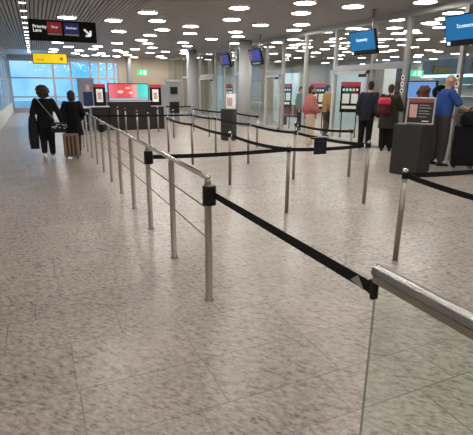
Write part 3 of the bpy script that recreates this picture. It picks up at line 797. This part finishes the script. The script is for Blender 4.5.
# ------------------------------------------------------------------ people
V = Vector
def person(label, loc, az_deg, height, pose=None, top=None, bottom=None, shoes=None, hair=None, skin='skin', lean=(0, 0), head_turn=0.):
    """figure facing local +Y; all lengths for 1.75 m, then scaled"""
    t = thing('person', label, 'person', loc, -math.radians(az_deg))
    k = height/1.75; t.scale = (k, k, k)
    p = dict(hipL=(-.095, 0, .92), hipR=(.095, 0, .92), kneeL=(-.10, .02, .50), kneeR=(.10, .02, .50), ankL=(-.10, -.02, .085), ankR=(.10, -.02, .085),
             elbL=(-.255, -.03, 1.14), elbR=(.255, -.03, 1.14), wriL=(-.25, .07, .90), wriR=(.25, .07, .90), handL=(0, .1, -1), handR=(0, .1, -1), tiltL=0, tiltR=0)
    p.update(pose or {})
    lx, ly = lean
    def ln(z): return (lx*(z-.9), ly*(z-.9)) if z > .9 else (0, 0)
    def sec(z, rx, ry, dy=0):
        a, b = ln(z); return (a, b+dy, z, rx, ry)
    P_ = {q: V(v) for q, v in p.items() if isinstance(v, tuple)}
    shL, shR = V((-.175+ln(1.42)[0], ln(1.42)[1]-.01, 1.42)), V((.175+ln(1.42)[0], ln(1.42)[1]-.01, 1.42))
    hc = V((ln(1.63)[0], ln(1.63)[1]+.025, 1.635))
    tors = [sec(.84, .09, .08), sec(.90, .150, .105), sec(.98, .160, .110), sec(1.08, .142, .102), sec(1.2, .152, .108), sec(1.32, .172, .112), sec(1.40, .172, .10), sec(1.45, .115, .080), sec(1.475, .065, .062)]
    # --- body: one continuous surface
    bm = BM(); stack(bm, tors)
    limb(bm, [((ln(1.45)[0], ln(1.45)[1]-.005, 1.44), .060), (hc+V((0, -.02, -.10)), .052)])
    ell(bm, hc, (.075, .095, .112)); ell(bm, hc+V((0, .035, -.055)), (.055, .060, .058))
    R_ = Matrix.Rotation(head_turn, 3, 'Z')
    limb(bm, [(hc+R_@V((0, .095, .005)), .012), (hc+R_@V((0, .115, -.022)), .015)])          # nose
    ell(bm, hc+R_@V((0, .088, -.062)), (.026, .014, .010))                                   # mouth
    ell(bm, hc+R_@V((0, .085, .028)), (.050, .016, .010))                                    # brow
    for s in (-1, 1): ell(bm, hc+R_@V((s*.078, -.005, -.005)), (.014, .026, .034))           # ears
    for s, sh_, e, w, h in ((-1, shL, 'elbL', 'wriL', 'handL'), (1, shR, 'elbR', 'wriR', 'handR')):
        limb(bm, [(sh_, .055), (P_[e], .043), (P_[w], .029)])
        d = P_[h].normalized(); wv = P_[w]
        fw = V((0, 1, 0)) if abs(d.y) < .8 else V((0, 0, 1))
        side = (fw-d*fw.dot(d)).normalized(); nrm = d.cross(side)*s            # palm spans along 'side'
        pc = wv+d*.055
        for q in (-1, -.33, .33, 1): limb(bm, [(wv+d*.01+side*q*.012, .017), (pc+d*.03+side*q*.030, .0135)])
        for i, (q, l) in enumerate(((1, .070), (.33, .080), (-.33, .075), (-1, .058))):
            b0 = pc+d*.034+side*q*.031; curl = -nrm
            b1 = b0+(d*.9+curl*.35).normalized()*l*.5; b2 = b1+(d*.6+curl*.8).normalized()*l*.5
            limb(bm, [(b0, .0105), (b1, .0095), (b2, .008)], 10)
        t0 = wv+d*.025+side*.028
        t1 = t0+(d*.6+side*.75-nrm*.25).normalized()*.035; t2 = t1+(d*.9+side*.2-nrm*.35).normalized()*.030
        limb(bm, [(t0, .014), (t1, .012), (t2, .0095)], 10)
    for s, hp, kn, an in ((-1, 'hipL', 'kneeL', 'ankL'), (1, 'hipR', 'kneeR', 'ankR')):
        limb(bm, [(P_[hp], .085), (P_[kn], .058), (P_[an].lerp(P_[kn], .62), .056), (P_[an], .036)])
    body = fuse('body', bm, M[skin], t, .009, 3)
    for s in (-1, 1):
        new_obj('eye', ell(BM(), hc+R_@V((s*.032, .088, .010)), (.013, .008, .008), 10), M['eye'], body, True)
    # --- clothes
    if top:
        hem = top.get('hem', .88); infl = top.get('infl', .022); flare = top.get('flare', .0)
        bm = BM(); ss = []
        n = 5
        for i in range(n):
            z = hem+(.96-hem)*i/n
            f = flare*(1-i/n); ss.append(sec(z, .160+infl+f, .112+infl+f))
        for z, rx, ry in ((.98, .160, .112), (1.08, .146+top.get('belly', 0)*.6, .106+top.get('belly', 0)), (1.2, .156+top.get('belly', 0)*.4, .112+top.get('belly', 0)*.6), (1.32, .176, .116), (1.40, .174, .104), (1.455, .118, .088), (1.485, .072, .070)):
            ss.append(sec(z, rx+infl, ry+infl))
        stack(bm, ss)
        for sh_, e, w in ((shL, 'elbL', 'wriL'), (shR, 'elbR', 'wriR')):
            if top.get('sleeve') == 'short': limb(bm, [(sh_, .066+infl*.4), (sh_.lerp(P_[e], .78), .062+infl*.4)])
            else: limb(bm, [(sh_, .060+infl*.5), (P_[e], .052+infl*.5), (P_[w].lerp(P_[e], .06), .038+infl*.4)])
        fuse(top.get('name', 'jacket'), bm, M[top['m']], t, .012, 4)
    if bottom:
        bm = BM(); infl = bottom.get('infl', .016)
        stack(bm, [sec(.82, .12, .09), sec(.88, .158+infl, .112+infl), sec(.98, .160+infl, .112+infl), sec(1.02, .150+infl, .106+infl)])
        for hp, kn, an in (('hipL', 'kneeL', 'ankL'), ('hipR', 'kneeR', 'ankR')):
            limb(bm, [(P_[hp], .090+infl), (P_[kn], .064+infl), (P_[an].lerp(P_[kn], bottom.get('hemk', .17)), .048+infl)])
        fuse(bottom.get('name', 'trousers'), bm, M[bottom['m']], t, .012, 4)
    if shoes:
        for s, an, q in ((-1, 'ankL', 'tiltL'), (1, 'ankR', 'tiltR')):
            a = P_[an]; bm = BM(); tl = p[q]
            R2 = Matrix.Rotation(-tl, 3, 'X')
            for c, r in (((0, -.035, -.045), (.038, .045, .038)), ((0, .05, -.052), (.040, .08, .032)), ((0, .125, -.058), (.042, .055, .026)), ((0, -.01, -.01), (.042, .05, .04))):
                sk = 1.22 if shoes == 'shoe_white' else 1.05
                ell(bm, a+R2@V(c), [q_*sk for q_ in r], 16, R2)
            fuse('shoe', bm, M[shoes], t, .01, 2)
    if hair:
        bm = BM(); st = hair['style']
        if st == 'curly':
            ell(bm, hc+V((0, -.035, .03)), (.135, .125, .135)); ell(bm, hc+V((0, -.06, -.06)), (.125, .09, .09))
            for i in range(26):
                a = random.uniform(0, 2*PI); zz = random.uniform(-.12, .13); rr = math.sqrt(max(.0, .13**2-zz*zz*.8))
                y_ = -.04+rr*math.sin(a)
                if y_ > .05 and zz < .06: continue
                ell(bm, hc+V((rr*math.cos(a), y_, zz+.01)), (.035, .035, .035), 10)
            fuse('hair', bm, M[hair['m']], t, .012, 2, .03)
        elif st == 'long':
            ell(bm, hc+V((0, -.02, .025)), (.095, .112, .115)); ell(bm, hc+V((0, -.055, -.09)), (.10, .065, .15))
            fuse('hair', bm, M[hair['m']], t, .012, 3, .02)
        elif st == 'bob':
            ell(bm, hc+V((0, -.022, .028)), (.108, .118, .115)); ell(bm, hc+V((0, -.05, -.07)), (.105, .075, .085))
            fuse('hair', bm, M[hair['m']], t, .012, 3, .02)
        elif st == 'bun':
            ell(bm, hc+V((0, -.022, .025)), (.092, .108, .108)); ell(bm, hc+V((0, -.10, -.02)), (.07, .05, .06)); ell(bm, hc+V((0, -.01, .105)), (.075, .08, .05))
            fuse('hair', bm, M[hair['m']], t, .012, 3, .015)
        elif st == 'short':
            ell(bm, hc+V((0, -.022, .030)), (.084, .094, .100)); ell(bm, hc+V((0, -.05, -.04)), (.074, .06, .06))
            fuse('hair', bm, M[hair['m']], t, .010, 2, .012)
        elif st == 'fringe':                                           # bald crown, cropped sides
            ell(bm, hc+V((0, -.055, -.005)), (.080, .055, .055))
            fuse('hair', bm, M[hair['m']], t, .010, 2)
        if hair.get('beard'):
            bm = BM(); ell(bm, hc+V((0, .045, -.082)), (.060, .058, .040)); ell(bm, hc+V((0, .02, -.055)), (.078, .045, .04))
            fuse('beard', bm, M[hair['beard']], t, .010, 2)
    return t

# woman walking away at the left: coat over the left arm, cross-body bag
w1 = person('person in black with curly brown hair walking away, long coat over the arm', (.155, 11.22, 0), 0, 1.66,
    dict(kneeL=(-.09, .03, .50), ankL=(-.10, -.16, .15), tiltL=.6, kneeR=(.09, .06, .50), ankR=(.09, .04, .085), elbL=(-.27, -.02, 1.15), wriL=(-.28, .16, 1.02), handL=(.2, 1, -.2),
         elbR=(.30, .0, 1.16), wriR=(.36, .05, .94), handR=(.1, .1, -1)),
    dict(m='cl_black', hem=.80, infl=.035, flare=.02), dict(m='cl_black', infl=.02, hemk=.27), 'shoe_white', dict(style='curly', m='hair_brown'), 'skin_tan')
bm = BM()
stack(bm, [(-.30, -.01, .30, .10, .055), (-.30, -.01, .55, .115, .07), (-.29, .0, .85, .11, .08), (-.29, .02, 1.02, .085, .075), (-.28, .03, 1.12, .05, .05)])
fuse('draped_coat', bm, M['cl_coat'], w1, .012, 4, .015)['label'] = 'charcoal coat hanging over the left arm'
st = BM()
pts = [V((-.17, .06, 1.485)), V((-.13, -.10, 1.46)), V((-.05, -.165, 1.34)), V((.06, -.165, 1.18)), V((.17, -.175, 1.03)), V((.26, -.17, .92))]
for a, b in zip(pts, pts[1:]): tube(st, a, b, .009, seg=8)
bagobj = thing('shoulder_bag', 'black and white patterned shoulder bag on the hip of the walking person', 'bag', (.155, 11.22, 0)); bagobj.scale = (.949, .949, .949)
new_obj('strap', st, M['label'], bagobj, True)
bm = BM(); box(bm, .10, .44, -.25, -.155, .69, .93, .03)
new_obj('body', bm, M['cl_coat'], bagobj)
bm = BM()
for i in range(14):
    x, z = random.uniform(.13, .41), random.uniform(.78, .90); box(bm, x-.016, x+.016, -.253, -.249, z-.009, z+.009)
new_obj('pattern', bm, M['shoe_white'], bagobj)
# second traveller pulling a suitcase
person('person in long black coat with dark reddish hair pulling the rose gold suitcase', (.79, 11.75, 0), 0, 1.56,
    dict(elbR=(.27, -.04, 1.16), wriR=(.20, .10, 1.0), elbL=(-.28, -.05, 1.15), wriL=(-.20, -.10, .93), ankL=(-.08, -.05, .085), ankR=(.09, .03, .085)),
    dict(m='cl_black', hem=.58, infl=.045, flare=.05), dict(m='cl_brown', infl=.012), 'shoe_black', dict(style='bob', m='hair_red'), 'skin')
# man in salmon shirt
person('man in salmon shirt and cream trousers standing side-on near the glass', (7.145, 10.99, 0), 118, 1.73,
    dict(elbR=(.26, .03, 1.14), wriR=(.14, .24, 1.06), handR=(-.6, .9, .0), elbL=(-.26, .03, 1.14), wriL=(-.12, .25, 1.05), handL=(.6, .9, 0)),
    dict(m='cl_salmon', hem=.84, infl=.062, belly=.085, flare=.01, name='shirt'), dict(m='cl_cream', infl=.058), 'shoe_white', dict(style='short', m='hair_brown', beard='hair_dark'), 'skin_tan')
# man in dark suit
person('man in dark navy suit seen from behind with short dark hair', (8.52, 10.22, 0), 48, 1.86,
    dict(elbR=(.24, -.04, 1.14), wriR=(.23, .0, .90), elbL=(-.23, -.04, 1.14), wriL=(-.21, .02, .90)),
    dict(m='cl_navy', hem=.76, infl=.028, flare=.015), dict(m='cl_black', infl=.022), 'shoe_black', dict(style='short', m='hair_dark'), 'skin', lean=(.07, .04))
# traveller with backpack
gx, gy, ga = 8.78, 9.62, 46
w2 = person('person in dark olive jacket wearing a bright pink backpack', (gx, gy, 0), ga, 1.78,
    dict(elbR=(.29, .06, 1.14), wriR=(.20, .22, 1.08), elbL=(-.28, -.02, 1.14), wriL=(-.27, .08, .92)),
    dict(m='cl_olive', hem=.62, infl=.068, flare=.03), dict(m='cl_black', infl=.045), 'shoe_black', dict(style='short', m='hair_brown'), 'skin')
bp = thing('backpack', 'bright pink and maroon backpack on the person in olive', 'backpack', (gx, gy, 0), -math.radians(ga)); bp.scale = (1.017,)*3
bm = BM(); box(bm, -.27, .03, -.32, -.165, .98, 1.38, .05); ell(bm, (-.12, -.28, 1.10), (.13, .08, .11), 16)
fuse('bag', bm, M['cl_maroon'], bp, .014, 4)
bm = BM(); box(bm, -.275, .035, -.335, -.17, 1.24, 1.42, .05)
fuse('lid', bm, M['hotpink'], bp, .014, 4)
st = BM()
for x in (-.22, -.02):
    for a, b in (((x, -.17, 1.36), (x, -.06, 1.50)), ((x, -.06, 1.50), (x, .08, 1.49)), ((x, .08, 1.49), (x, .17, 1.36))): tube(st, a, b, .018, seg=8)
new_obj('straps', st, M['cl_maroon'], bp)
# bald man in blue shirt
bald = person('bald man in blue polo shirt reaching for the black suitcase', (8.22, 7.32, 0), 112, 1.98,
    dict(elbR=(.25, .20, 1.16), wriR=(.20, .44, 1.07), handR=(-.1, .9, -.25), elbL=(-.26, .02, 1.16), wriL=(-.22, .22, 1.02), handL=(0, .6, -.6),
         kneeL=(-.1, .0, .5), ankL=(-.1, -.06, .085), kneeR=(.1, .03, .5), ankR=(.1, .02, .085)),
    dict(m='cl_blue', hem=.88, infl=.026, belly=.03, name='polo_shirt', sleeve='short'), dict(m='cl_grey', infl=.030), 'shoe_black', None, 'skin', lean=(0, .05))
bm = BM(); ell(bm, (-.17, -.02, 1.49), (.11, .13, .05)); ell(bm, (-.19, -.125, 1.42), (.10, .035, .10)); ell(bm, (-.20, .10, 1.40), (.09, .035, .09)); ell(bm, (-.10, -.06, 1.53), (.06, .08, .035))
fuse('draped_jacket', bm, M['cl_black'], bald, .012, 3, .01)['label'] = 'black jacket slung over the left shoulder'
# person half hidden behind the kiosk
person('person with thick chestnut hair standing half hidden behind the large kiosk', (7.76, 7.51, 0), 20, 1.70, {},
    dict(m='cl_black', hem=.8, infl=.03), dict(m='cl_black'), 'shoe_black', dict(style='curly', m='hair_chest'), 'skin')
# beyond the glass
person('person in tan jacket standing beyond the glass beside a red-topped notice', (9.44, 13.47, 0), 105, 1.78, {},
    dict(m='cl_tan', hem=.85, infl=.04), dict(m='cl_brown', infl=.02), 'shoe_black', dict(style='short', m='hair_dark'), 'skin')
person('person in teal jacket beyond the glass, left of the man in salmon', (9.75, 15.75, 0), 150, 1.72, {},
    dict(m='cl_teal', hem=.85, infl=.04), dict(m='cl_navy', infl=.02), 'shoe_black', dict(style='short', m='hair_brown'), 'skin')

# stickers on the thick mullions
for (y, lab) in ((9.47, 'left'), (7.74, 'right')):
    for k in range(3):
        o = new_obj('door_sticker', lathe(BM(), [(.062, 0), (.062, .003)], 20), M['paper'], loc=(XG-.0598, y, 1.62+k*.17))
        o.rotation_euler = (0, -PI/2, 0)
        tag(o, 'round white sticker on the thick grey mullion %s of the bald man' % lab, 'sticker', 'stickers on the mullion %s of the bald man' % lab)
        ch = new_obj('symbol', lathe(BM(), [(.035, 0), (.035, .005)], 16), M['red'] if k % 2 else M['black'], o)

# ------------------------------------------------------------------ daylight, camera, colour management
wd = bpy.data.worlds.new('sky'); S.world = wd; wd.use_nodes = True
nt = wd.node_tree; bg = nt.nodes['Background']
tc = nt.nodes.new('ShaderNodeTexCoord'); nz = nt.nodes.new('ShaderNodeTexNoise'); nz.inputs['Scale'].default_value = 4.5; nz.inputs['Detail'].default_value = 4
nt.links.new(tc.outputs['Generated'], nz.inputs['Vector'])
rp = nt.nodes.new('ShaderNodeValToRGB'); nt.links.new(nz.outputs['Fac'], rp.inputs[0])
e = rp.color_ramp.elements
e[0].position = .40; e[0].color = (.10, .42, .80, 1); e[1].position = .70; e[1].color = (.66, .86, .98, 1)
nt.links.new(rp.outputs[0], bg.inputs['Color']); bg.inputs['Strength'].default_value = 1.55

cam = bpy.data.cameras.new('camera'); co = bpy.data.objects.new('camera', cam); C.objects.link(co)
F, YAW, PIT, ROL = 440.863, .416567, .287158, -.007258
f0 = V((math.sin(YAW)*math.cos(PIT), math.cos(YAW)*math.cos(PIT), -math.sin(PIT)))
r0 = V((math.cos(YAW), -math.sin(YAW), 0)); d0 = f0.cross(r0)
r = r0*math.cos(ROL)+d0*math.sin(ROL); d = -r0*math.sin(ROL)+d0*math.cos(ROL)
mw = Matrix((r, -d, -f0)).transposed().to_4x4(); mw.translation = V((0, 0, 1.68))
co.matrix_world = mw
cam.sensor_fit = 'HORIZONTAL'; cam.sensor_width = 36; cam.lens = F*36/473
cam.clip_start = .05; cam.clip_end = 500
S.camera = co
S.view_settings.view_transform = 'Standard'; S.view_settings.look = 'None'; S.view_settings.gamma = 1
S.view_settings.use_curve_mapping = False
S.view_settings.exposure = 0.
try:
    S.cycles.use_denoising = True; S.cycles.denoiser = 'OPENIMAGEDENOISE'
    S.cycles.transparent_max_bounces = 16; S.cycles.max_bounces = 6; S.cycles.sample_clamp_indirect = 8
except Exception: pass
